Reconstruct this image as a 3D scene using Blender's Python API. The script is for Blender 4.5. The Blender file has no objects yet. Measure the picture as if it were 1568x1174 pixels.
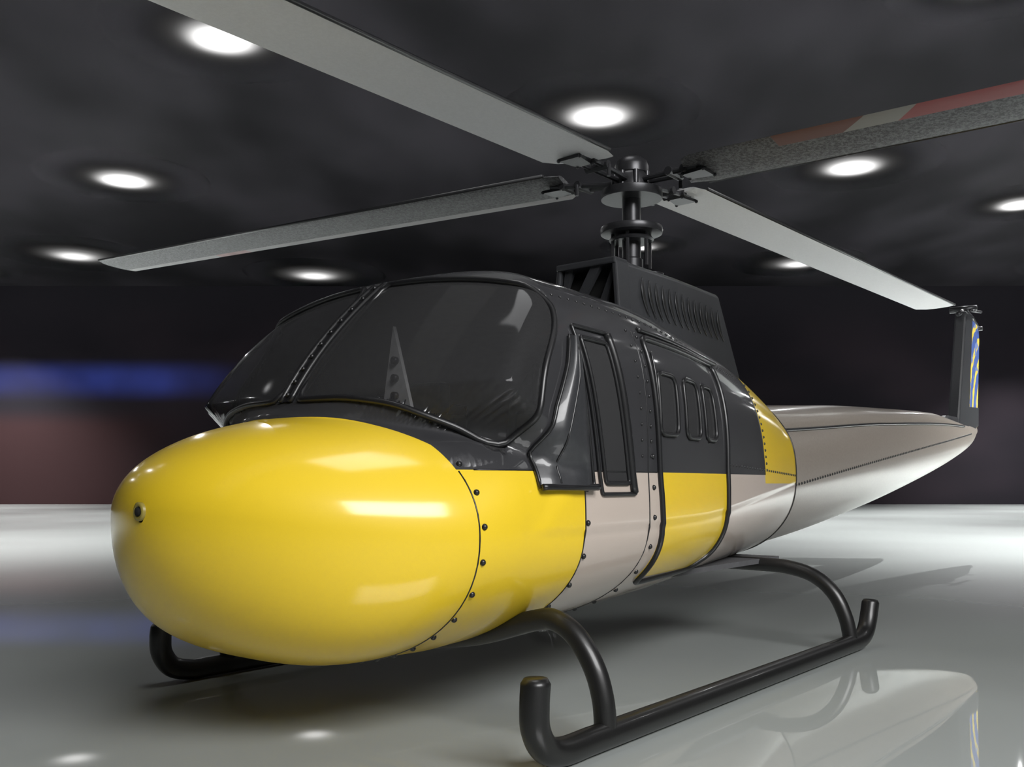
import bpy, bmesh, math, random
import numpy as np
from mathutils import Vector, Matrix
random.seed(3); np.random.seed(3)
scene=bpy.context.scene
scene.view_settings.view_transform='Standard'
col=scene.collection
CAM=Vector((-3.077,-3.16,1.0)); FW=Vector((.783,.622,0)).normalized(); RT=Vector((.622,-.783,0)).normalized()
ANG=math.atan2(-FW.x,FW.y)

# ---------------------------------------------------------------- materials
def newmat(name):
    m=bpy.data.materials.new(name); m.use_nodes=True
    nt=m.node_tree; b=nt.nodes['Principled BSDF']; return m,nt,b
def simple(name,c,rough=.4,metal=0,coat=0,noise=0,nscale=20,bump=0,emit=None,es=0):
    m,nt,b=newmat(name)
    b.inputs['Base Color'].default_value=(*c,1); b.inputs['Roughness'].default_value=rough
    b.inputs['Metallic'].default_value=metal; b.inputs['Coat Weight'].default_value=coat
    b.inputs['Coat Roughness'].default_value=.08
    if emit: b.inputs['Emission Color'].default_value=(*emit,1); b.inputs['Emission Strength'].default_value=es
    if noise:
        tc=nt.nodes.new('ShaderNodeTexCoord'); n=nt.nodes.new('ShaderNodeTexNoise'); n.inputs['Scale'].default_value=nscale
        nt.links.new(tc.outputs['Object'],n.inputs['Vector'])
        r=nt.nodes.new('ShaderNodeValToRGB')
        r.color_ramp.elements[0].position=.3; r.color_ramp.elements[1].position=.7
        r.color_ramp.elements[0].color=(*[max(0,v*(1-noise)) for v in c],1)
        r.color_ramp.elements[1].color=(*[v*(1+noise) for v in c],1)
        nt.links.new(n.outputs['Fac'],r.inputs['Fac']); nt.links.new(r.outputs['Color'],b.inputs['Base Color'])
    return m
class NB:
    def __init__(s,nt): s.nt=nt
    def m(s,op,a,b=None):
        n=s.nt.nodes.new('ShaderNodeMath'); n.operation=op
        for i,v in enumerate((a,b)):
            if v is None: continue
            if isinstance(v,(int,float)): n.inputs[i].default_value=v
            else: s.nt.links.new(v,n.inputs[i])
        return n.outputs[0]
    def gt(s,a,b): return s.m('GREATER_THAN',a,b)
    def lt(s,a,b): return s.m('LESS_THAN',a,b)
    def ss(s,v,a,b):
        n=s.nt.nodes.new('ShaderNodeMapRange'); n.interpolation_type='SMOOTHSTEP'
        s.nt.links.new(v,n.inputs[0]); n.inputs[1].default_value=a; n.inputs[2].default_value=b; return n.outputs[0]
    def AND(s,*a):
        r=a[0]
        for q in a[1:]: r=s.m('MULTIPLY',r,q)
        return r
    def OR(s,*a):
        r=a[0]
        for q in a[1:]: r=s.m('MAXIMUM',r,q)
        return r
    def mix(s,f,c1,c2):
        n=s.nt.nodes.new('ShaderNodeMix'); n.data_type='RGBA'
        if isinstance(f,(int,float)): n.inputs[0].default_value=f
        else: s.nt.links.new(f,n.inputs[0])
        for i,c in ((6,c1),(7,c2)):
            if isinstance(c,tuple): n.inputs[i].default_value=(*c,1)
            else: s.nt.links.new(c,n.inputs[i])
        return n.outputs[2]
YEL=(.84,.585,.022); CREAM=(.54,.46,.40); DARK=(.031,.031,.034)
def paint_mat():
    m,nt,b=newmat('fuselage_paint'); N=NB(nt)
    tc=nt.nodes.new('ShaderNodeTexCoord'); sp=nt.nodes.new('ShaderNodeSeparateXYZ'); nt.links.new(tc.outputs['Object'],sp.inputs[0])
    x,y,z=sp.outputs; ay=N.m('ABSOLUTE',y)
    lim=N.m('MINIMUM',N.m('ADD',N.m('MULTIPLY',ay,.28),-.655),-.46)
    m1=N.AND(N.lt(x,lim),N.lt(z,1.30)); low=N.lt(z,1.05)
    m2=N.AND(low,N.lt(x,.125))
    m3=N.AND(low,N.gt(x,.77),N.lt(x,1.645),N.gt(z,.56))
    m4=N.AND(N.gt(x,2.42),N.gt(z,1.0),N.lt(x,3.4))
    yel=N.OR(m1,m2,m3,m4)
    no=nt.nodes.new('ShaderNodeTexNoise'); no.inputs['Scale'].default_value=500; nt.links.new(tc.outputs['Object'],no.inputs['Vector'])
    c=N.mix(low,DARK,CREAM); c=N.mix(yel,c,YEL)
    c2=N.mix(N.m('MULTIPLY',no.outputs['Fac'],.12),c,(.02,.02,.02))
    nt.links.new(c2,b.inputs['Base Color'])
    b.inputs['Roughness'].default_value=.5; b.inputs['Coat Weight'].default_value=.9
    b.inputs['Specular IOR Level'].default_value=.3
    nt.links.new(N.m('ADD',N.m('MULTIPLY',yel,.09),.06),b.inputs['Coat Roughness'])
    return m
M_paint=paint_mat()
M_cream=simple('tailboom_cream',(.32,.28,.24),.35,coat=.5,noise=.06,nscale=60)
M_dark=simple('dark_grey_paint',(.030,.031,.034),.40,coat=.4,noise=.1,nscale=80)
M_black=simple('black_rubber',(.008,.008,.009),.4,coat=.2,noise=.1,nscale=50)
M_skid=simple('skid_black',(.010,.010,.010),.38,coat=.15,noise=.3,nscale=300)
M_int=simple('cabin_interior',(.09,.09,.095),.7,noise=.1)
M_metal=simple('dark_metal',(.035,.035,.038),.32,metal=.5,noise=.1,nscale=40)
M_void=simple('black_recess',(.002,.002,.002),.9,noise=.1)
M_seat=simple('seat_grey',(.2,.2,.205),.7,noise=.15)
M_plate=simple('console_plate',(.6,.6,.6),.5,noise=.1)
M_boss=simple('boss_olive',(.25,.2,.04),.4,noise=.1)
def glass_mat(name,mixf,tint,dc):
    m,nt,b=newmat(name); nt.nodes.remove(b); out=nt.nodes['Material Output']
    tr=nt.nodes.new('ShaderNodeBsdfTransparent'); tr.inputs[0].default_value=(tint,tint,tint*1.01,1)
    df=nt.nodes.new('ShaderNodeBsdfDiffuse'); df.inputs[0].default_value=(dc,dc,dc*1.03,1)
    gl=nt.nodes.new('ShaderNodeBsdfGlossy'); gl.inputs['Roughness'].default_value=.07; gl.inputs[0].default_value=(.6,.6,.61,1)
    fr=nt.nodes.new('ShaderNodeFresnel'); fr.inputs[0].default_value=1.3
    m1=nt.nodes.new('ShaderNodeMixShader'); m1.inputs[0].default_value=mixf
    m2=nt.nodes.new('ShaderNodeMixShader')
    nt.links.new(tr.outputs[0],m1.inputs[1]); nt.links.new(df.outputs[0],m1.inputs[2])
    nt.links.new(fr.outputs[0],m2.inputs[0]); nt.links.new(m1.outputs[0],m2.inputs[1]); nt.links.new(gl.outputs[0],m2.inputs[2])
    nt.links.new(m2.outputs[0],out.inputs[0]); return m
M_glass=glass_mat('tinted_glass',.46,.82,.06); M_glass_s=glass_mat('tinted_side_glass',.85,.5,.045)
def blade_mat(name,base,speck,strip=0):
    m,nt,b=newmat(name); N=NB(nt)
    tc=nt.nodes.new('ShaderNodeTexCoord'); sp=nt.nodes.new('ShaderNodeSeparateXYZ'); nt.links.new(tc.outputs['Object'],sp.inputs[0])
    no=nt.nodes.new('ShaderNodeTexNoise'); no.inputs['Scale'].default_value=60; no.inputs['Detail'].default_value=4; no.inputs['Roughness'].default_value=.8
    nt.links.new(tc.outputs['Object'],no.inputs['Vector'])
    f=N.m('MULTIPLY',N.m('SUBTRACT',no.outputs['Fac'],.42),6)
    f=N.m('MINIMUM',N.m('MAXIMUM',f,0),1)
    c=N.mix(f,tuple(v*(1-speck) for v in base),tuple(min(1,v*(1+speck)) for v in base))
    x,y=sp.outputs[0],sp.outputs[1]
    if strip==3:
        e=N.lt(y,-.085)
        c=N.mix(N.AND(e,N.gt(x,1.0)),c,(.22,.21,.19))
        c=N.mix(N.AND(e,N.gt(x,1.0),N.lt(N.m('ADD',x,N.m('MULTIPLY',y,1.2)),1.25)),c,(.12,.045,.035))
        c=N.mix(N.AND(e,N.gt(N.m('ADD',x,N.m('MULTIPLY',y,1.0)),1.55),N.lt(x,2.9)),c,(.24,.05,.05))
    if strip==2:
        e=N.lt(y,-.13)
        c=N.mix(e,c,(.30,.29,.29))
        c=N.mix(N.AND(e,N.gt(x,4.4),N.lt(x,4.9)),c,(.36,.2,.19))
    nt.links.new(c,b.inputs['Base Color']); b.inputs['Roughness'].default_value=.5
    return m
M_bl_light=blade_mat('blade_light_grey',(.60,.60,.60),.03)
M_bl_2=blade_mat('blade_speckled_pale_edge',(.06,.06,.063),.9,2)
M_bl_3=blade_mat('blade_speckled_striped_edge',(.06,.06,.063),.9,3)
def fin_mat():
    m,nt,b=newmat('fin_livery'); N=NB(nt)
    tc=nt.nodes.new('ShaderNodeTexCoord'); mp=nt.nodes.new('ShaderNodeMapping'); nt.links.new(tc.outputs['Object'],mp.inputs[0])
    mp.inputs['Location'].default_value=(-11.1,0,-1.9)
    sp=nt.nodes.new('ShaderNodeSeparateXYZ'); nt.links.new(mp.outputs[0],sp.inputs[0])
    r=N.m('SQRT',N.m('ADD',N.m('MULTIPLY',N.m('MULTIPLY',sp.outputs[0],1.3),N.m('MULTIPLY',sp.outputs[0],1.3)),N.m('MULTIPLY',sp.outputs[2],sp.outputs[2])))
    no=nt.nodes.new('ShaderNodeTexNoise'); no.inputs['Scale'].default_value=7; nt.links.new(tc.outputs['Object'],no.inputs['Vector'])
    s=N.m('SINE',N.m('ADD',N.m('MULTIPLY',r,24),N.m('MULTIPLY',no.outputs['Fac'],3)))
    c=N.mix(N.gt(s,.35),(.05,.09,.28),(.62,.47,.06))
    c=N.mix(N.gt(no.outputs['Fac'],.62),c,(.14,.19,.36))
    nt.links.new(c,b.inputs['Base Color']); b.inputs['Roughness'].default_value=.4
    return m
M_fin=fin_mat()

# ---------------------------------------------------------------- mesh helpers
heli=bpy.data.objects.new('helicopter',None); col.objects.link(heli)
def obj(name,verts,faces,mat,parent=heli,smooth=True):
    me=bpy.data.meshes.new(name); me.from_pydata([tuple(map(float,v)) for v in verts],[],[tuple(map(int,f)) for f in faces]); me.update()
    o=bpy.data.objects.new(name,me); col.objects.link(o)
    if mat: me.materials.append(mat)
    if smooth: me.polygons.foreach_set('use_smooth',[True]*len(me.polygons))
    if parent: o.parent=parent
    return o
class MB:
    def __init__(s): s.v=[]; s.f=[]
    def add(s,v,f):
        n=len(s.v); s.v+=[tuple(p) for p in v]; s.f+=[tuple(i+n for i in q) for q in f]
    def tube(s,pts,r,seg=12,closed=False,caps=True):
        pts=[Vector(p) for p in pts]; n=len(pts)
        rs=r if hasattr(r,'__len__') else [r]*n
        T=[]
        for i in range(n):
            if closed: t=pts[(i+1)%n]-pts[i-1]
            else: t=pts[min(i+1,n-1)]-pts[max(i-1,0)]
            T.append(t.normalized())
        up=Vector((0,0,1)) if abs(T[0].z)<.9 else Vector((1,0,0))
        nrm=(up-T[0]*up.dot(T[0])).normalized(); v=[];f=[]
        for i in range(n):
            nrm=(nrm-T[i]*nrm.dot(T[i])).normalized(); bn=T[i].cross(nrm)
            for k in range(seg):
                a=2*math.pi*k/seg; v.append(pts[i]+(nrm*math.cos(a)+bn*math.sin(a))*rs[i])
        for i in range(n if closed else n-1):
            j=(i+1)%n
            for k in range(seg):
                k2=(k+1)%seg; f.append((i*seg+k,i*seg+k2,j*seg+k2,j*seg+k))
        if caps and not closed:
            f.append(tuple(range(seg))[::-1]); f.append(tuple((n-1)*seg+k for k in range(seg)))
        s.add(v,f)
    def box(s,lo,hi):
        x0,y0,z0=lo;x1,y1,z1=hi
        v=[(x0,y0,z0),(x1,y0,z0),(x1,y1,z0),(x0,y1,z0),(x0,y0,z1),(x1,y0,z1),(x1,y1,z1),(x0,y1,z1)]
        s.add(v,[(0,3,2,1),(4,5,6,7),(0,1,5,4),(1,2,6,5),(2,3,7,6),(3,0,4,7)])
    def ball(s,c,r,seg=8,rings=5,sc=(1,1,1)):
        v=[];f=[]
        for i in range(rings+1):
            ph=math.pi*i/rings
            for k in range(seg):
                a=2*math.pi*k/seg
                v.append((c[0]+r*sc[0]*math.sin(ph)*math.cos(a),c[1]+r*sc[1]*math.sin(ph)*math.sin(a),c[2]+r*sc[2]*math.cos(ph)))
        for i in range(rings):
            for k in range(seg):
                k2=(k+1)%seg; f.append((i*seg+k,(i+1)*seg+k,(i+1)*seg+k2,i*seg+k2))
        s.add(v,f)
    def lathe(s,c,prof,seg=40,axis='z'):
        v=[];f=[]
        for (r,h) in prof:
            for k in range(seg):
                a=2*math.pi*k/seg
                if axis=='z': v.append((c[0]+r*math.cos(a),c[1]+r*math.sin(a),c[2]+h))
                else: v.append((c[0]+h,c[1]+r*math.cos(a),c[2]+r*math.sin(a)))
        for i in range(len(prof)-1):
            for k in range(seg):
                k2=(k+1)%seg; f.append((i*seg+k,i*seg+k2,(i+1)*seg+k2,(i+1)*seg+k))
        f.append(tuple(range(seg))[::-1]); f.append(tuple((len(prof)-1)*seg+k for k in range(seg)))
        s.add(v,f)
    def prism(s,poly3,off):
        n=len(poly3); v=list(poly3)+[tuple(Vector(p)+Vector(off)) for p in poly3]
        f=[tuple(range(n)),tuple(range(n,2*n))[::-1]]+[(i,i+n,(i+1)%n+n,(i+1)%n) for i in range(n)]
        s.add(v,f)
    def make(s,name,mat,parent=heli,smooth=True,sharp=None,bevel=0):
        o=obj(name,s.v,s.f,mat,parent,smooth)
        bm=bmesh.new(); bm.from_mesh(o.data); bmesh.ops.recalc_face_normals(bm,faces=bm.faces); bm.to_mesh(o.data); bm.free()
        if bevel:
            b=o.modifiers.new('bevel','BEVEL'); b.width=bevel; b.segments=2; b.limit_method='ANGLE'
        if sharp is not None:
            o.data.set_sharp_from_angle(angle=math.radians(sharp))
        return o
def catmull(P,n=10,closed=False):
    P=[Vector(p) for p in P]; out=[]; N=len(P)
    for i in range(N if closed else N-1):
        if closed: a,b,c,d=P[i-1],P[i],P[(i+1)%N],P[(i+2)%N]
        else: a,b,c,d=P[max(i-1,0)],P[i],P[i+1],P[min(i+2,N-1)]
        for k in range(n):
            t=k/n; out.append(.5*((2*b)+(c-a)*t+(2*a-5*b+4*c-d)*t*t+(-a+3*b-3*c+d)*t**3))
    if not closed: out.append(P[-1])
    return out
def pchip(xs,ys):
    xs=np.array(xs,float); ys=np.array(ys,float); h=np.diff(xs); d=np.diff(ys)/h; m=np.zeros(len(xs))
    m[0]=d[0]; m[-1]=d[-1]
    for i in range(1,len(xs)-1):
        if d[i-1]*d[i]>0: m[i]=2*d[i-1]*d[i]/(d[i-1]+d[i])
    def f(x):
        x=np.clip(np.asarray(x,float),xs[0],xs[-1]); i=np.clip(np.searchsorted(xs,x)-1,0,len(xs)-2)
        t=(x-xs[i])/h[i]
        return ys[i]*(1+2*t)*(1-t)**2+h[i]*m[i]*t*(1-t)**2+ys[i+1]*t*t*(3-2*t)+h[i]*m[i+1]*t*t*(t-1)
    return f
def lerp(a,b_,t): return a+(b_-a)*t

# ---------------------------------------------------------------- fuselage surface
XT=-1.215
f_w=pchip([-.223,.12,.7,1.2,1.65,2.36,3.3],[.97,.985,.965,.92,.86,.745,.57])
f_zc=pchip([-1.223,-.9,-.6,0,1.2,2.4,3.3],[.90,.84,.81,.80,.82,.92,1.0])
f_zb=pchip([-.223,.6,1.5,2.7,3.3],[.265,.32,.37,.45,.50])
f_zt=pchip([-1,.5,1.0,1.5,2.3,3.0,3.3],[1.92,1.925,1.92,1.89,1.83,1.71,1.63])
f_nA=pchip([-1.2,-.5,-.2,.2],[2,2.1,2.8,3.2])
f_nB=pchip([-1,.8,1.8,3.3],[4.6,4.3,3.3,2.3])
f_nL=pchip([-1.2,-.85,-.6,-.35,3.3],[2.3,2.7,2.4,2.05,2.0])
def params(x):
    x=np.asarray(x,float); t=np.clip((x-XT)/(-.223-XT),1e-6,1)
    w=np.where(x<-.223,.97*(1-(1-t)**1.8)**(1/1.87),f_w(x))
    zc=f_zc(x)
    hb=np.where(x<-.223,.535*(1-(1-t)**3.4)**(1/2.4),zc-f_zb(x))
    hA=.5*(1-(1-t)**2)**(1/1.8)
    hB=f_zt(x)-zc
    return w,zc,hb,hA,hB,f_nA(x),f_nB(x)
def Xw(y,z):
    xc=-.57+(z-1.33)*.948-.05*np.clip((z-1.33)*(1.91-z)/.084,-1,1)
    return xc+np.abs(y)**1.8*(.24+2.1*np.clip(1.36-z,0,.3))
def smin(a,b,k):
    h=np.clip(.5+.5*(b-a)/k,0,1); return b*(1-h)+a*h-k*h*(1-h)
def smax(a,b,k): return -smin(-a,-b,k)
def F(x,y,z):
    w,zc,hb,hA,hB,nA,nB=params(x); ay=np.abs(y)/w; dz=z-zc; lo=dz<0
    nl=f_nL(x)
    fl=(ay**nl+(np.abs(dz)/hb)**nl)**(1/nl)-1
    fA=(ay**nA+(np.abs(dz)/hA)**nA)**(1/nA)-1
    fB=(ay**nB+(np.abs(dz)/hB)**nB)**(1/nB)-1
    fC=smax(fB,(Xw(y,z)-x)*.8,.05)
    fu=smin(fA,fC,.03)
    return np.where(lo,fl,fu)
def ring_r(x,th):
    x=np.asarray(x,float)+0*th; zc=f_zc(x); a=np.zeros_like(x); b=np.full_like(x,1.8)
    for _ in range(34):
        m=.5*(a+b); ins=F(x,m*np.sin(th),zc+m*np.cos(th))<0
        a=np.where(ins,m,a); b=np.where(ins,b,m)
    return a,zc
def pt(x,th,off=0):
    r,zc=ring_r(np.array([x]),np.array([th])); r=r[0]+off
    return Vector((x,r*math.sin(th),zc[0]+r*math.cos(th)))
def side_y(x,z):
    x=np.atleast_1d(np.asarray(x,float)); z=np.atleast_1d(np.asarray(z,float)); a=np.zeros_like(x); b=np.full_like(x,1.3)
    for _ in range(34):
        m=.5*(a+b); ins=F(x,m,z)<0; a=np.where(ins,m,a); b=np.where(ins,b,m)
    return a
def front_x(y,z):
    y=np.atleast_1d(np.asarray(y,float)); z=np.atleast_1d(np.asarray(z,float)); a=np.full_like(y,-1.21); b=np.full_like(y,.5)
    for _ in range(34):
        m=.5*(a+b); ins=F(m,y,z)<0; b=np.where(ins,m,b); a=np.where(ins,a,m)
    return b
def inpoly(px,pz,poly):
    c=np.zeros(px.shape,bool); n=len(poly); j=n-1
    for i in range(n):
        xi,zi=poly[i];xj,zj=poly[j]
        c^=((zi>pz)!=(zj>pz))&(px<(xj-xi)*(pz-zi)/(zj-zi+1e-12)+xi); j=i
    return c
def rounded(poly,r,n=6):
    out=[]; N=len(poly)
    for i in range(N):
        p=Vector(poly[i]);a=(Vector(poly[i-1])-p);b=(Vector(poly[(i+1)%N])-p)
        rr=min(r,a.length*.45,b.length*.45); A=p+a.normalized()*rr;B=p+b.normalized()*rr
        for k in range(n+1):
            t=k/n; out.append(tuple(A*(1-t)**2+p*2*t*(1-t)+B*t*t))
    return out
def resample(poly,step,closed=True):
    out=[];N=len(poly)
    for i in range(N if closed else N-1):
        a=Vector(poly[i]);b=Vector(poly[(i+1)%N]);k=max(1,int((b-a).length/step))
        for j in range(k): out.append(tuple(a+(b-a)*j/k))
    if not closed: out.append(tuple(poly[-1]))
    return out
g_bot=pchip([0,.25,.48,.70,.86,1.0],[1.335,1.335,1.31,1.222,1.12,1.10])
g_top=pchip([0,.25,.5,.8,.9,1.0],[1.875,1.87,1.85,1.79,1.75,1.70])
g_rx=pchip([1.10,1.13,1.20,1.43,1.65,1.80],[-.235,-.215,-.175,-.11,.02,.065])
W_TALL=rounded([(.165,1.595),(.365,1.59),(.475,1.0),(.28,1.0)],.02)
W_C=[rounded([(.79,1.51),(.985,1.505),(.975,1.225),(.775,1.225)],.05),rounded([(1.085,1.505),(1.265,1.50),(1.26,1.22),(1.075,1.22)],.05),rounded([(1.345,1.495),(1.505,1.49),(1.50,1.22),(1.34,1.22)],.05)]

t=np.linspace(0,1,40)**2
xs=np.concatenate([XT+.0005+t*.10, np.arange(XT+.108,.25,.0085), np.arange(.255,1.75,.014), np.linspace(1.77,3.3,60)])
NT=340; ths=np.linspace(0,2*np.pi,NT,endpoint=False)
X,TH=np.meshgrid(xs,ths,indexing='ij'); R,ZC=ring_r(X,TH)
Y=R*np.sin(TH); Z=ZC+R*np.cos(TH)
V=np.stack([X.ravel(),Y.ravel(),Z.ravel()],1)
i,k=np.meshgrid(np.arange(len(xs)-1),np.arange(NT),indexing='ij'); k2=(k+1)%NT
Q=np.stack([i*NT+k,(i+1)*NT+k,(i+1)*NT+k2,i*NT+k2],-1).reshape(-1,4)   # outward winding
C=V[Q].mean(1); aY=np.abs(C[:,1])
g=(C[:,0]<g_rx(C[:,2]))&(C[:,2]>g_bot(aY))&(C[:,2]<g_top(aY))&(aY>.03)&(C[:,2]>1.09)
gw=np.zeros(len(Q),bool)
for p in [W_TALL]+W_C:
    gw|=(aY>.5)&inpoly(C[:,0],C[:,2],p)
allg=g|gw
def submesh(name,mask,mat,extra=None):
    q=Q[mask]; u,inv=np.unique(q,return_inverse=True)
    return obj(name,V[u].tolist(),inv.reshape(-1,4).tolist(),mat)
fus=submesh('fuselage_shell',~allg,M_paint)
fus.data.materials.append(M_int)
so=fus.modifiers.new('shell','SOLIDIFY'); so.thickness=.018; so.offset=-1; so.material_offset=1; so.material_offset_rim=1; so.use_rim=True
submesh('windshield_glass',g,M_glass); submesh('side_window_glass',gw,M_glass_s)
b=MB(); v=[pt(3.3,a) for a in ths[::4]]; b.add(v,[tuple(range(len(v)))]); b.make('aft_bulkhead',M_dark,smooth=False)

def drape_xz(poly,off,closed=True,sg=-1,step=.025):
    P=np.array(resample(poly,step,closed)); y=side_y(P[:,0],P[:,1])
    return [Vector((P[i,0],sg*(y[i]+off),P[i,1])) for i in range(len(P))]
def smooth_path(P,it=3):
    P=[Vector(p) for p in P]
    for _ in range(it):
        P=[(P[i-1]+P[i]*2+P[(i+1)%len(P)])/4 for i in range(len(P))]
    return P
def ws_path(sg):
    P=[]
    for y in np.linspace(.035,.80,34):
        z=float(g_bot(y)); P.append(Vector((front_x(y,z)[0]-.006,y,z)))
    for z in np.linspace(1.135,1.72,34):
        x=float(g_rx(z)); P.append(Vector((x-.003,side_y(x,z)[0]+.006,z)))
    for y in np.linspace(.80,.035,34):
        z=float(g_top(y)); P.append(Vector((front_x(y,z)[0]-.006,y,z+.004)))
    P=smooth_path(P,2)
    return [Vector((p.x,sg*p.y,p.z)) for p in P]
b=MB()
for sg in (-1,1): b.tube(ws_path(sg),.014,8,closed=True)
b.make('windshield_seal',M_black)
b=MB(); zz=np.linspace(1.33,1.885,20)
for yy in (-.03,.03):
    b.tube([Vector((front_x(yy,z)[0]-.008,yy,z)) for z in zz],.011,8)
cv=[];cf=[]
for i_,z in enumerate(zz):
    x=front_x(0,z)[0]-.008; cv+= [(x,-.03,z),(x,.03,z)]
    if i_: n=2*i_; cf.append((n-2,n-1,n+1,n))
b.add(cv,cf); b.make('windshield_post',M_black)
riv=MB()
for z in np.linspace(1.36,1.87,10): riv.ball((front_x(0,z)[0]-.014,0,z),.010)
def zring(x,zlo,zhi,n,r=.012):
    for sg in (-1,1):
        for z in np.linspace(zlo,zhi,n):
            y=side_y(x,z)[0]; riv.ball((x,sg*y,z),r)
for x in (-.435,.14,.70):
    for th in np.radians(np.linspace(72,158,12)):
        for sg in (-1,1):
            p=pt(x,th); riv.ball((p.x,sg*p.y,p.z),.0125)
zring(.685,1.12,1.66,9,.009); zring(.60,1.12,1.68,9,.008)
for x in np.linspace(.1,2.2,36):
    for sg in (-1,1):
        p=pt(x,math.radians(41)); riv.ball((p.x,sg*p.y,p.z),.008)
for x in np.linspace(1.72,3.25,30):
    for sg in (-1,1):
        z=1.10-.03*(x-1.72); y=side_y(x,z)[0]; riv.ball((x,sg*y,z),.008)
for z in np.linspace(1.08,1.6,14):
    for sg in (-1,1):
        x=2.46; y=side_y(x,z)[0]; riv.ball((x,sg*y,z),.009)
b=MB()
def ringseam(x,a0,a1,r=.0035):
    for sg in (-1,1):
        P=[pt(x,th,.0) for th in np.radians(np.linspace(a0,a1,40))]
        b.tube([Vector((p.x,sg*p.y,p.z)) for p in P],r,6)
ringseam(-.455,74,180); ringseam(.125,76,180); ringseam(.655,45,180); ringseam(2.42,20,80); ringseam(3.3,0,180,.006)
for sg in (-1,1): b.tube(drape_xz([(-.4,1.05),(.74,1.05)],0,False,sg),.003,6)
b.make('panel_seams',M_black)
DOOR=rounded([(.715,1.665),(1.70,1.64),(1.655,1.05),(1.63,.62),(1.50,.55),(.80,.535),(.765,.95)],.05)
b=MB()
for sg in (-1,1):
    b.tube(drape_xz(DOOR,.006,sg=sg),.015,8,closed=True)
    b.tube(drape_xz([(.72,1.70),(1.85,1.665)],.008,False,sg),.013,8)
    for w_ in W_C: b.tube(drape_xz(w_,.004,sg=sg),.011,8,closed=True)
    b.tube(drape_xz([(.76,1.60),(.75,1.30)],.012,False,sg),.006,6)
b.make('cabin_door_frame',M_black)
b=MB()
for sg in (-1,1):
    b.tube(drape_xz(W_TALL,.004,sg=sg),.010,8,closed=True)
    b.tube(drape_xz(rounded([(.12,1.64),(.405,1.635),(.525,.955),(.245,.955)],.015),.006,sg=sg),.009,8,closed=True)
    P=np.array(resample([(.385,1.63),(.505,.96)],.03,False)); y=side_y(P[:,0],P[:,1])
    b.tube([Vector((P[i_,0],sg*(y[i_]+.008),P[i_,1])) for i_ in range(len(P))],.020,8)
b.make('cockpit_door_window_frame',M_black)
b=MB(); rim=MB()
for sg in (-1,1):
    tri=[(-.145,.985),(-.125,1.12),(-.06,1.30),(.03,1.47),(.075,1.59),(.10,1.585),(.11,1.48),(.135,1.25),(.175,.985)]
    zr=np.linspace(.985,1.588,24); xl=np.interp(zr,[.985,1.12,1.30,1.47,1.59],[-.145,-.125,-.06,.03,.075]); xr=np.interp(zr,[.985,1.25,1.48,1.588],[.175,.135,.11,.10])
    vv=[];ff=[]
    for a_,z in enumerate(zr):
        for c_ in range(9):
            u=c_/8; x=lerp(xl[a_],xr[a_],u); off=.012+.030*(1-(2*u-1)**4) if 0<c_<8 else -.01
            vv.append((x,sg*(side_y(x,z)[0]+off),z))
    for a_ in range(23):
        for c_ in range(8): ff.append((a_*9+c_,a_*9+c_+1,(a_+1)*9+c_+1,(a_+1)*9+c_))
    b.add(vv,ff)
    rim.tube(drape_xz(tri,.014,True,sg),.008,6,closed=True)
    rim.tube(drape_xz([(-.15,.985),(.18,.985)],.03,False,sg),.014,6)
    rim.tube(drape_xz([(-.05,1.0),(-.03,1.18),(.06,1.42),(.08,1.55)],.040,False,sg),.005,6)
b.make('door_post_fairing',M_dark); rim.make('door_post_fairing_rim',M_black)
b=MB(); tz=.90
b.lathe((XT-.012,0,tz),[(.030,.06),(.034,.004),(.026,0),(.018,.002),(.016,.01)],24,'x'); b.make('nose_boss',M_boss)
b=MB(); b.lathe((XT-.014,0,tz),[(.016,.012),(.016,.0)],20,'x'); b.make('nose_boss_hole',M_void)

# ---------------------------------------------------------------- tail boom
f_bb=pchip([3.2,3.85,5.69,7.69,9.68,10.5,10.8],[.52,.555,.735,1.0,1.33,1.52,1.66])
f_bt=pchip([3.2,4.07,5.98,9.09,10.8],[1.50,1.55,1.66,1.75,1.74])
f_bw=pchip([3.2,5,7,9,10.3,10.8],[.545,.42,.30,.185,.085,.02])
f_bm=lambda x:.98+.095*(np.asarray(x)-3.3)
xb=np.concatenate([np.linspace(3.22,10.3,60),np.linspace(10.33,10.8,14)])
def bpt(x,th,off=0):
    w=float(f_bw(x))+off; zm=min(float(f_bm(x)),float(f_bt(x))-.03); hu=float(f_bt(x))-zm+off; hl=zm-float(f_bb(x))+off
    s,c=math.sin(th),math.cos(th)
    nn=2.4 if c>0 else 2.0
    r=(abs(s)**nn+abs(c)**nn)**(-1/nn)
    return (x,w*s*r,zm+(hu if c>0 else hl)*c*r)
b=MB(); n=72; v=[];f=[]
for x in xb:
    for k_ in range(n): v.append(bpt(x,2*math.pi*k_/n))
for i_ in range(len(xb)-1):
    for k_ in range(n):
        q=(k_+1)%n; f.append((i_*n+k_,i_*n+q,(i_+1)*n+q,(i_+1)*n+k_))
f.append(tuple(range(n))); f.append(tuple((len(xb)-1)*n+k_ for k_ in range(n))[::-1])
b.add(v,f); b.make('tail_boom',M_cream)
def shoulder(x):
    w=float(f_bw(x)); s_=.76; y=w*s_; zm=float(f_bm(x)); return y, zm+(float(f_bt(x))-zm)*(1-s_**2.4)**(1/2.4)
b=MB(); v=[];f=[]; n=24
xsn=np.linspace(3.2,9.7,50)
for x in xsn:
    hw,z0=shoulder(x); z0-=.01; top=float(f_bt(x))+.06*(1-max(0,(x-8.5)/1.2))
    for k_ in range(n+1):
        a=math.pi*k_/n; v.append((x,-(hw+.012)*math.cos(a),z0+(top-z0)*math.sin(a)**.75))
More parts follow.
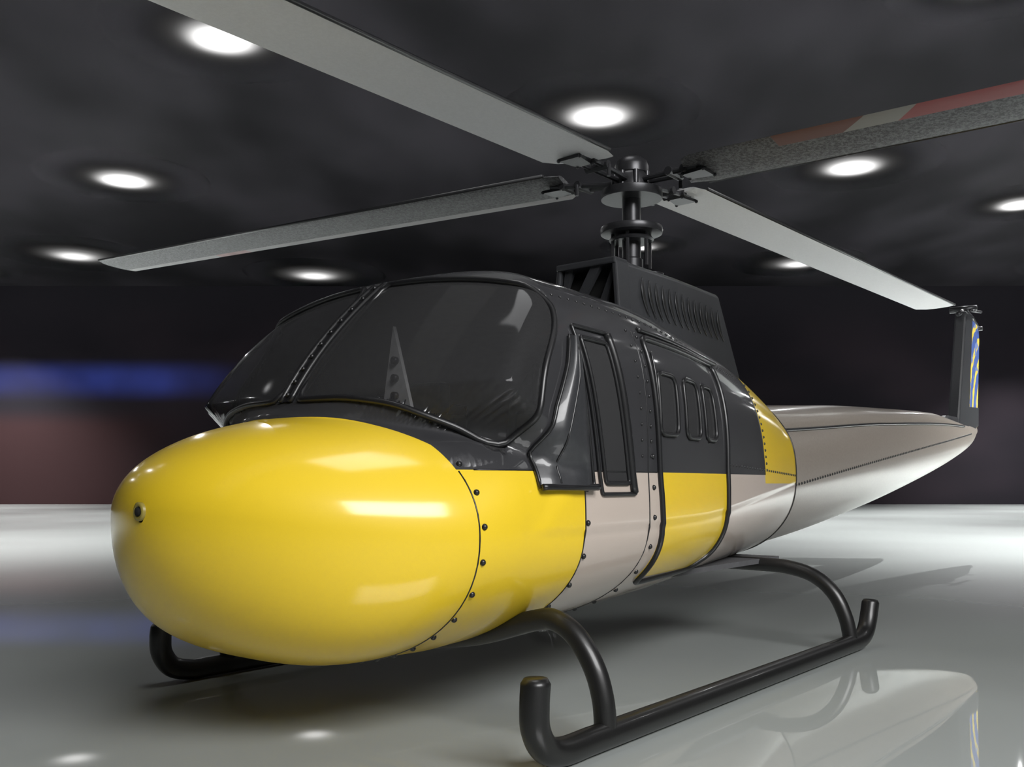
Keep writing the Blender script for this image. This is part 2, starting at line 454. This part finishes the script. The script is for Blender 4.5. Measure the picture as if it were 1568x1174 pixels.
for i_ in range(len(xsn)-1):
    for k_ in range(n): f.append((i_*(n+1)+k_,i_*(n+1)+k_+1,(i_+1)*(n+1)+k_+1,(i_+1)*(n+1)+k_))
b.add(v,f); b.make('spine_cover',M_cream)
b=MB()
for sg in (-1,1):
    b.tube([Vector((x,sg*(shoulder(x)[0]+.016),shoulder(x)[1]-.004)) for x in xsn],.013,6)
b.make('spine_seam',M_black)
for x in np.linspace(3.4,10.1,110):
    for sg in (-1,1):
        p=bpt(x,math.pi/2); riv.ball((p[0],sg*p[1],p[2]),.011,6,4)
riv.make('rivets',M_black)
b=MB(); pr=[(9.52,1.66),(9.66,1.74),(10.0,3.10),(10.03,3.18),(10.36,3.18),(10.14,1.60),(9.9,1.56)]
b.prism([(x,-.07,z) for x,z in pr],(0,.14,0)); b.make('fin_spar',M_dark,smooth=False,bevel=.025)
b=MB(); pr=[(10.34,3.14),(10.80,3.08),(10.84,2.9),(10.74,1.74),(10.12,1.62)]
b.prism([(x,-.035,z) for x,z in pr],(0,.07,0)); b.make('fin_panel',M_fin,smooth=False,bevel=.01)
b=MB(); b.prism([(x,-.045,z) for x,z in [(10.13,1.58),(10.76,1.76),(10.77,2.0),(10.18,1.98)]],(0,.09,0)); b.make('fin_base_plate',M_dark,smooth=False,bevel=.01)
b=MB(); b.prism([(x,-.06,z) for x,z in [(9.0,1.74),(9.3,1.82),(9.7,1.82),(9.7,1.6),(9.2,1.6)]],(0,.12,0)); b.make('fin_root_fairing',M_dark,smooth=False,bevel=.03)
b=MB()
b.tube([(9.9,0,3.12),(10.2,0,3.22),(10.6,0,3.16),(10.85,0,3.08)],.03,8)
b.tube([(10.15,-.16,3.22),(10.15,.16,3.22)],.04,12); b.tube([(9.95,-.13,3.16),(10.5,-.13,3.22)],.018,8); b.tube([(10.8,-.08,3.05),(10.8,.08,3.05)],.03,10)
b.make('tail_gearbox',M_metal)

# ---------------------------------------------------------------- engine cowl
b=MB(); v=[];f=[]
cs=[(1.70,.205,.275,2.29),(2.3,.205,.29,2.29),(2.88,.20,.29,2.275),(3.06,.2,.30,1.66)]
for (x,wt,wb,z1) in cs:
    v+=[(x,-wb,1.6),(x,-lerp(wb,wt,min(1,(z1-1.6)/.69)),z1-.02),(x,-wt+.02 if z1>2 else -wt,z1),(x,wt-.02,z1),(x,wt,z1-.02),(x,wb,1.6)]
for i_ in range(3):
    for k_ in range(5): f.append((i_*6+k_,i_*6+k_+1,(i_+1)*6+k_+1,(i_+1)*6+k_))
f.append((0,1,2,3,4,5)); f.append((18,19,20,21,22,23))
b.add(v,f); b.make('engine_cowl',M_dark,smooth=False,bevel=.012)
b=MB()
b.box((1.58,-.207,2.255),(1.72,.207,2.295))
for sg in (-1,1):
    yt=sg*.207; yb=sg*.262; ti=sg*.175; bi=sg*.225
    b.prism([(1.59,yt,2.28),(1.59,ti,2.28),(1.57,bi,1.75),(1.57,yb,1.75)],(.14,0,0))
b.box((1.56,-.25,1.88),(1.70,.25,1.93))
b.make('intake_frame',M_dark,smooth=False,bevel=.01)
b=MB(); b.prism([(1.60,-.03,2.26),(1.60,-.10,2.26),(1.60,.14,1.9),(1.60,.19,1.9)],(.03,0,0)); b.prism([(1.63,-.16,2.26),(1.63,-.19,2.26),(1.63,-.06,1.9),(1.63,.0,1.9)],(.03,0,0))
b.prism([(1.61,.16,2.26),(1.61,.10,2.26),(1.61,.19,2.05)],(.03,0,0))
b.make('intake_struts',M_dark,smooth=False)
b=MB(); b.box((1.685,-.19,1.8),(1.697,.19,2.25)); b.make('intake_recess',M_void,smooth=False)
b=MB(); lip=MB()
for j in range(13):
    xc=1.86+j*.080; h=.115-.001*j; zc_=2.10-.004*j
    for sg in (-1,1):
        L=[];Rr=[]
        for k_ in range(11):
            s=-1+.2*k_; z=zc_+s*h; ww=.017*(1-s*s); bow=.022*(s*s)-.02*s
            y=lerp(.29,.205,(z-1.6)/.69)+.004
            L.append((xc+bow-ww,sg*y,z)); Rr.append((xc+bow+ww,sg*y,z))
        b.add(L+Rr[::-1],[tuple(range(22))])
        lip.tube([Vector((p[0],p[1],p[2])) for p in L],.003,5)
b.make('louvre_slots',M_void,smooth=False); lip.make('louvre_lips',M_dark)

# ---------------------------------------------------------------- mast & hub
HX=2.096
b=MB()
b.lathe((HX,0,2.27),[(.11,0),(.11,.05),(.07,.055),(.07,.12),(.058,.13),(.058,.55),(.066,.55),(.066,.66),(.05,.68)],32)
b.lathe((HX+.18,-.04,2.27),[(.075,0),(.075,.06),(.06,.065),(.03,.07)],24)
b.make('rotor_mast',M_metal,sharp=35)
b=MB()
b.lathe((HX,0,2.555),[(.16,-.012),(.19,-.005),(.195,.015),(.19,.035),(.10,.04)],48)
b.lathe((HX,0,2.50),[(.13,0),(.14,.012),(.13,.025)],36)
b.lathe((HX,0,2.765),[(.12,0),(.188,.0),(.192,.01),(.192,.05),(.185,.055),(.10,.062)],48)
b.make('swashplate',M_metal,sharp=35)
b=MB()
for a in range(6):
    an=math.radians(60*a+20); b.tube([(HX+.12*math.cos(an),.12*math.sin(an),2.34),(HX+.12*math.cos(an),.12*math.sin(an),2.555)],.012,8)
b.lathe((HX,0,2.82),[(.12,0),(.115,.08),(.10,.10),(.105,.105),(.105,.15),(.095,.18),(.065,.205),(.02,.218)],32)
for a in range(8):
    an=math.radians(45*a); b.tube([(HX+.11*math.cos(an),.11*math.sin(an),2.80),(HX+.11*math.cos(an),.11*math.sin(an),2.92)],.018,10)
b.make('rotor_head',M_metal,sharp=40)
def blade(name,az,zr,slope,mat,L0,L1,chord,pitch,hz,edge):
    d=Vector((math.cos(az),math.sin(az),0))
    prof=[]; N_=18
    for k_ in range(N_):
        a=2*math.pi*k_/N_; cx=math.cos(a); s=math.sin(a)
        prof.append((chord/2*cx, .022*(1 if s>0 else .45)*s*(1+.35*cx)))
    st=[(L0,.78,-.06),(L0+.12,1,0),(L0+.5,1,0)]+[(lerp(L0+.5,L1,t_),1,0) for t_ in np.linspace(.1,1,10)]+[(L1+.05,.7,0)]
    v=[];f=[]
    for (r,sc,sk) in st:
        for (py,pz) in prof: v.append((r+ (sk*py*4*edge), py*sc, pz))
    for i_ in range(len(st)-1):
        for k_ in range(N_):
            q=(k_+1)%N_; f.append((i_*N_+k_,i_*N_+q,(i_+1)*N_+q,(i_+1)*N_+k_))
    f.append(tuple(range(N_))); f.append(tuple((len(st)-1)*N_+k_ for k_ in range(N_)))
    bb=MB(); bb.add(v,f); o=bb.make(name,mat,sharp=50)
    M=Matrix.Translation((HX,0,zr-slope*L0))@Matrix.Rotation(az,4,'Z')@Matrix.Rotation(-math.atan(slope),4,'Y')@Matrix.Rotation(pitch,4,'X')
    o.matrix_world=M
    e=MB(); e.tube([(L0+.05,edge*chord/2*.97,0.004),(L1,edge*chord/2*.97,0.004)],.012,8); eo=e.make(name+'_edge',M_black); eo.matrix_world=M
    gp=MB()
    A=Vector((HX,0,hz))+d*.08; B=Vector((HX,0,zr))+d*(L0+.10)
    n_=d.cross(Vector((0,0,1)))
    for s_ in (-1,1):
        gp.tube([A+n_*.03*s_,A.lerp(B,.5)+n_*.045*s_,B+n_*.05*s_],.017,8)
    mid=A.lerp(B,.55); gp.tube([mid-n_*.08,mid+n_*.08],.026,10); gp.tube([mid-n_*.08,mid-n_*.08+Vector((0,0,-.07))],.012,8)
    q=A.lerp(B,.8); gp.tube([q-n_*.08,q+n_*.08],.024,8)
    P=[B-d*.10-n_*.05,B-d*.10+n_*.05,B+d*.05+n_*.075,B+d*.05-n_*.075]
    gp.prism([p+Vector((0,0,.012)) for p in P],(0,0,.012)); gp.prism([p+Vector((0,0,-.034)) for p in P],(0,0,.018))
    for p in P: gp.ball(p+Vector((0,0,-.03)),.012)
    gp.make(name+'_grip',M_metal,sharp=35)
blade('main_rotor_blade_1',math.radians(178.5),2.885,-.0,M_bl_light,.50,6.4,.43,0,2.87,1)
blade('main_rotor_blade_2',math.radians(87.4),2.95,.062,M_bl_2,.50,6.6,.42,math.radians(6),2.87,1)
blade('main_rotor_blade_3',math.radians(270),2.865,-.012,M_bl_3,.38,6.4,.42,math.radians(-6),2.87,1)
blade('main_rotor_blade_4',math.radians(-.5),2.93,.016,M_bl_light,.55,6.55,.44,0,2.87,-1)

# ---------------------------------------------------------------- skids
b=MB(); r=.055
for sg in (-1,1):
    y=sg*1.18; dx=0 if sg<0 else .05
    P=catmull([(-.455+dx,y,.32-dx*.6),(-.462+dx,y,.24),(-.455+dx,y,.16),(-.40+dx,y,.085),(-.30+dx,y,r),(-.15,y,r)],6)
    P+=[Vector((x,y,r)) for x in (.3,.8,1.3,1.8,2.3)]
    P+=catmull([(2.65,y,r),(2.78,y,r+.005),(2.87,y,.09),(2.93,y,.16),(2.975,y,.265)],6)
    b.tube([P[0]+Vector((0,0,.018))]+P+[P[-1]+Vector((.004,0,.018))],[r*.75]+[r*.95]*len(P)+[r*.75],20)
b.make('skid_tubes',M_skid,sharp=60)
for (nm,x,pr) in (('front_crosstube',-.02,[(0,.31),(.5,.36),(.84,.455),(.95,.465),(1.05,.41),(1.13,.30),(1.17,.18),(1.18,.06)]),
                  ('rear_crosstube',2.63,[(0,.50),(.35,.497),(.62,.495),(.80,.485),(.96,.44),(1.08,.34),(1.15,.2),(1.18,.06)])):
    P=[(x,-y,z) for y,z in pr[::-1]]+[(x,y,z) for y,z in pr[1:]]
    b=MB(); b.tube(catmull(P,8),.043,18); b.make(nm,M_skid)

# ---------------------------------------------------------------- interior
b=MB(); b.box((-.45,-.62,.50),(2.9,.62,.53)); b.make('cabin_floor',M_int,smooth=False)
b=MB(); b.prism([(1.75,y_,z_) for y_,z_ in [(-.72,.7),(-.75,1.0),(-.70,1.5),(-.5,1.75),(.5,1.75),(.7,1.5),(.75,1.0),(.72,.7),(.4,.5),(-.4,.5)]],(.03,0,0)); b.make('cabin_bulkhead',M_seat,smooth=False)
b=MB()
for y in (-.42,.42):
    b.box((.28,y-.22,.72),(.72,y+.22,.84)); b.box((.66,y-.22,.80),(.78,y+.22,1.36)); b.box((.67,y-.12,1.38),(.76,y+.12,1.54)); b.box((.4,y-.16,.53),(.65,y+.16,.72))
    b.box((.32,y-.26,.9),(.68,y-.22,.95)); b.box((.32,y+.22,.9),(.68,y+.26,.95))
b.make('cockpit_seats',M_seat,smooth=False,bevel=.03)
b=MB(); b.prism([(-.18,y_,z_) for y_,z_ in [(-.55,.95),(-.6,1.12),(-.4,1.24),(.4,1.24),(.6,1.12),(.55,.95)]],(.15,0,0)); b.box((-.1,-.12,.53),(.4,.12,.95)); b.make('instrument_console',M_int,smooth=False,bevel=.02)
b=MB(); b.prism([(.05,.02,1.72),(.05,.11,1.22),(.05,-.13,1.22)],(.02,0,0)); b.make('centre_bracket_plate',M_plate,smooth=False)
b=MB()
for z in (1.32,1.40,1.48,1.56): b.lathe((.03,0,z),[(.018,0),(.018,.02)],12,'x')
b.make('bracket_bolts',M_metal)

# ---------------------------------------------------------------- arena
def W(X_,d,z):
    p=CAM+RT*X_+FW*d; return Vector((p.x,p.y,z))
def slab(name,X0,X1,d0,d1,z0,z1,mat):
    b=MB(); b.box((X0,d0,z0),(X1,d1,z1)); o=b.make(name,mat,parent=None,smooth=False)
    o.matrix_world=Matrix.Translation((CAM.x,CAM.y,0))@Matrix.Rotation(ANG,4,'Z'); return o
def floor_mat():
    m,nt,b=newmat('ice_floor'); N=NB(nt)
    tc=nt.nodes.new('ShaderNodeTexCoord'); no=nt.nodes.new('ShaderNodeTexNoise'); no.inputs['Scale'].default_value=.18; no.inputs['Detail'].default_value=2
    nt.links.new(tc.outputs['Object'],no.inputs['Vector'])
    f=N.ss(no.outputs['Fac'],.35,.65)
    c=N.mix(f,(.38,.40,.39),(.47,.505,.488))
    nt.links.new(c,b.inputs['Base Color'])
    b.inputs['Roughness'].default_value=.7; b.inputs['Specular IOR Level'].default_value=.1
    b.inputs['Coat Weight'].default_value=1; b.inputs['Coat Roughness'].default_value=.02; b.inputs['Coat IOR'].default_value=2.0
    return m
def cloud_mat(name,c0,c1,scale,stretch=(1,1,1),back=False):
    m,nt,b=newmat(name); N=NB(nt)
    tc=nt.nodes.new('ShaderNodeTexCoord'); mp=nt.nodes.new('ShaderNodeMapping'); mp.inputs['Scale'].default_value=stretch
    no=nt.nodes.new('ShaderNodeTexNoise'); no.inputs['Scale'].default_value=scale; no.inputs['Detail'].default_value=2
    nt.links.new(tc.outputs['Object'],mp.inputs[0]); nt.links.new(mp.outputs[0],no.inputs['Vector'])
    f=N.ss(no.outputs['Fac'],.35,.72)
    c=N.mix(f,c0,c1)
    if back:
        sp=nt.nodes.new('ShaderNodeSeparateXYZ'); nt.links.new(tc.outputs['Object'],sp.inputs[0]); x,y,z=sp.outputs
        c=N.mix(N.AND(N.ss(z,4.8,3.6),N.ss(x,-14,-20)),c,(.017,.0075,.008))
        c=N.mix(N.ss(z,7.5,10.4),c,(.009,.008,.0105))
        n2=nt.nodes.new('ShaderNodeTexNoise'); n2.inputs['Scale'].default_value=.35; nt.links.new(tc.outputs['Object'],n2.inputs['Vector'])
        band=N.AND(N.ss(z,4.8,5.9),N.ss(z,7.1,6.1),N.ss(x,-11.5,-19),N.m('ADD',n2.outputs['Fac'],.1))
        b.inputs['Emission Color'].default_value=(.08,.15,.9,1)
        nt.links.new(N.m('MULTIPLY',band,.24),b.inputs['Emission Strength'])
    nt.links.new(c,b.inputs['Base Color'])
    b.inputs['Roughness'].default_value=.9; b.inputs['Specular IOR Level'].default_value=.1
    return m
M_floor=floor_mat(); M_ceil=cloud_mat('ceiling_dark',(.0028,.0025,.0034),(.014,.0128,.0155),.24,(1,.5,1))
M_wall=cloud_mat('wall_dark',(.006,.005,.007),(.013,.0095,.0125),.12,(1,1,2)); M_wallb=cloud_mat('wall_back_dark',(.006,.005,.007),(.013,.0095,.0125),.12,(1,1,2),True)
slab('floor',-33,33,-15,47,-.2,0,M_floor)
CZ=10.5
slab('ceiling',-33,33,-15,47,CZ,CZ+.2,M_ceil)
slab('wall_back',-33,33,46.5,47,0,CZ,M_wallb); slab('wall_front',-33,33,-15,-14.5,0,CZ,M_wall)
slab('wall_left',-33,-32.5,-14.5,46.5,0,CZ,M_wall); slab('wall_right',32.5,33,-14.5,46.5,0,CZ,M_wall)
def lens_halo_mat(name,peak):
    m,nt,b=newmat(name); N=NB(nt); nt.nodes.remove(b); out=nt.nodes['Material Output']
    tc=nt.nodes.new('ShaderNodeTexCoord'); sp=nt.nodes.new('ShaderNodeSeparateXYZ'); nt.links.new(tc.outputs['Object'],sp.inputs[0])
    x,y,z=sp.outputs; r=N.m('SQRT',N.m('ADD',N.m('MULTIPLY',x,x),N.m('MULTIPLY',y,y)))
    core=N.m('POWER',N.ss(r,1.7,.1),4); halo=N.m('POWER',N.ss(r,2.9,.3),2)  # core is the lit lens; halo is glow painted round it as emission
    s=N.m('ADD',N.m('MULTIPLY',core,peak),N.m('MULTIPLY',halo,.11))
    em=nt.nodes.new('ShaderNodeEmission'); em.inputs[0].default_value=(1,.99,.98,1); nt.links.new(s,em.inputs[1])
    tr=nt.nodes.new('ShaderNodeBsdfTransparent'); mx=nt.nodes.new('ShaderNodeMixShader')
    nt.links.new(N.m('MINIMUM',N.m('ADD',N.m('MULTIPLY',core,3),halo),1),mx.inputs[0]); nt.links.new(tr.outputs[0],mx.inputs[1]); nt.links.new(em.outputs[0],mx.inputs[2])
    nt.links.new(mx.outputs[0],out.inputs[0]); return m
M_lens_halo=lens_halo_mat('lamp_lens_halo',4); M_lens_halo_far=lens_halo_mat('lamp_lens_halo_dim',1.4)
def lamp(X_,d,s=1,power=700,glow=60):
    p=W(X_,d,CZ)
    e=bpy.data.objects.new('ceiling_lamp_or_fill',None); col.objects.link(e); e.location=p
    b=MB(); b.lathe((0,0,-.10),[(.05,0),(.5,.01),(.9,.03),(1.3,.05),(1.9,.07),(2.9,.085)],48); o=b.make('lens_with_halo',M_lens_halo if power else M_lens_halo_far,parent=e)
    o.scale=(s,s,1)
    if power:
        L=bpy.data.lights.new('bulb_or_fill','SPOT'); L.energy=power; L.spot_size=math.radians(100); L.spot_blend=1; L.shadow_soft_size=0
        lo=bpy.data.objects.new('bulb_or_fill',L); col.objects.link(lo); lo.parent=e; lo.location=(0,0,-.3)
    if glow:
        L=bpy.data.lights.new('glow','POINT'); L.energy=glow; L.shadow_soft_size=0  # added point light, brightens the ceiling round the lamp
        lo=bpy.data.objects.new('glow',L); col.objects.link(lo); lo.parent=e; lo.location=(0,0,-1.8)
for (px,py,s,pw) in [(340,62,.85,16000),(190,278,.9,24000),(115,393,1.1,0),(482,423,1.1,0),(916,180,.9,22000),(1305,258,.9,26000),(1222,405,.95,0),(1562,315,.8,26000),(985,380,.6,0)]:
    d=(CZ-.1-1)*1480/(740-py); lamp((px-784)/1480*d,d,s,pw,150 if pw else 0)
for (X_,d,pw) in [(-22,36,24000),(22,36,24000),(24,42,24000),(-24,43,24000),(17,17,34000),(-13,14,24000),(12.5,12.5,26000),(-20,22,30000),(9,18,18000)]: lamp(X_,d,.7,pw,80)  # added lamps out of view, put in to brighten the floor
def area(name,loc,rot_to,size,power,c=(1,1,1)):
    L=bpy.data.lights.new(name,'AREA'); L.shape='RECTANGLE'; L.size=size[0]; L.size_y=size[1]; L.energy=power; L.color=c
    o=bpy.data.objects.new(name,L); col.objects.link(o); o.location=loc
    o.rotation_euler=(Vector(rot_to)-Vector(loc)).to_track_quat('-Z','Y').to_euler()
area('added_overhead_light',(0.8,.2,9),(1.0,.2,0),(3,3),120)  # added area light, unseen, weak fill from above
area('added_key_light',(-3.5,-10.2,7.6),(0.5,0,.8),(8,4),1800)  # added area light out of view, lights the nose and near side
w=bpy.data.worlds.new('world'); scene.world=w; w.use_nodes=True; w.node_tree.nodes['Background'].inputs[0].default_value=(.8,.85,1,1); w.node_tree.nodes['Background'].inputs[1].default_value=.05

cam=bpy.data.cameras.new('camera'); co=bpy.data.objects.new('camera',cam); col.objects.link(co); scene.camera=co
co.location=CAM; co.rotation_euler=(math.pi/2,0,ANG); cam.sensor_width=36; cam.sensor_fit='HORIZONTAL'; cam.lens=33.98; cam.shift_y=.0976; cam.clip_end=300
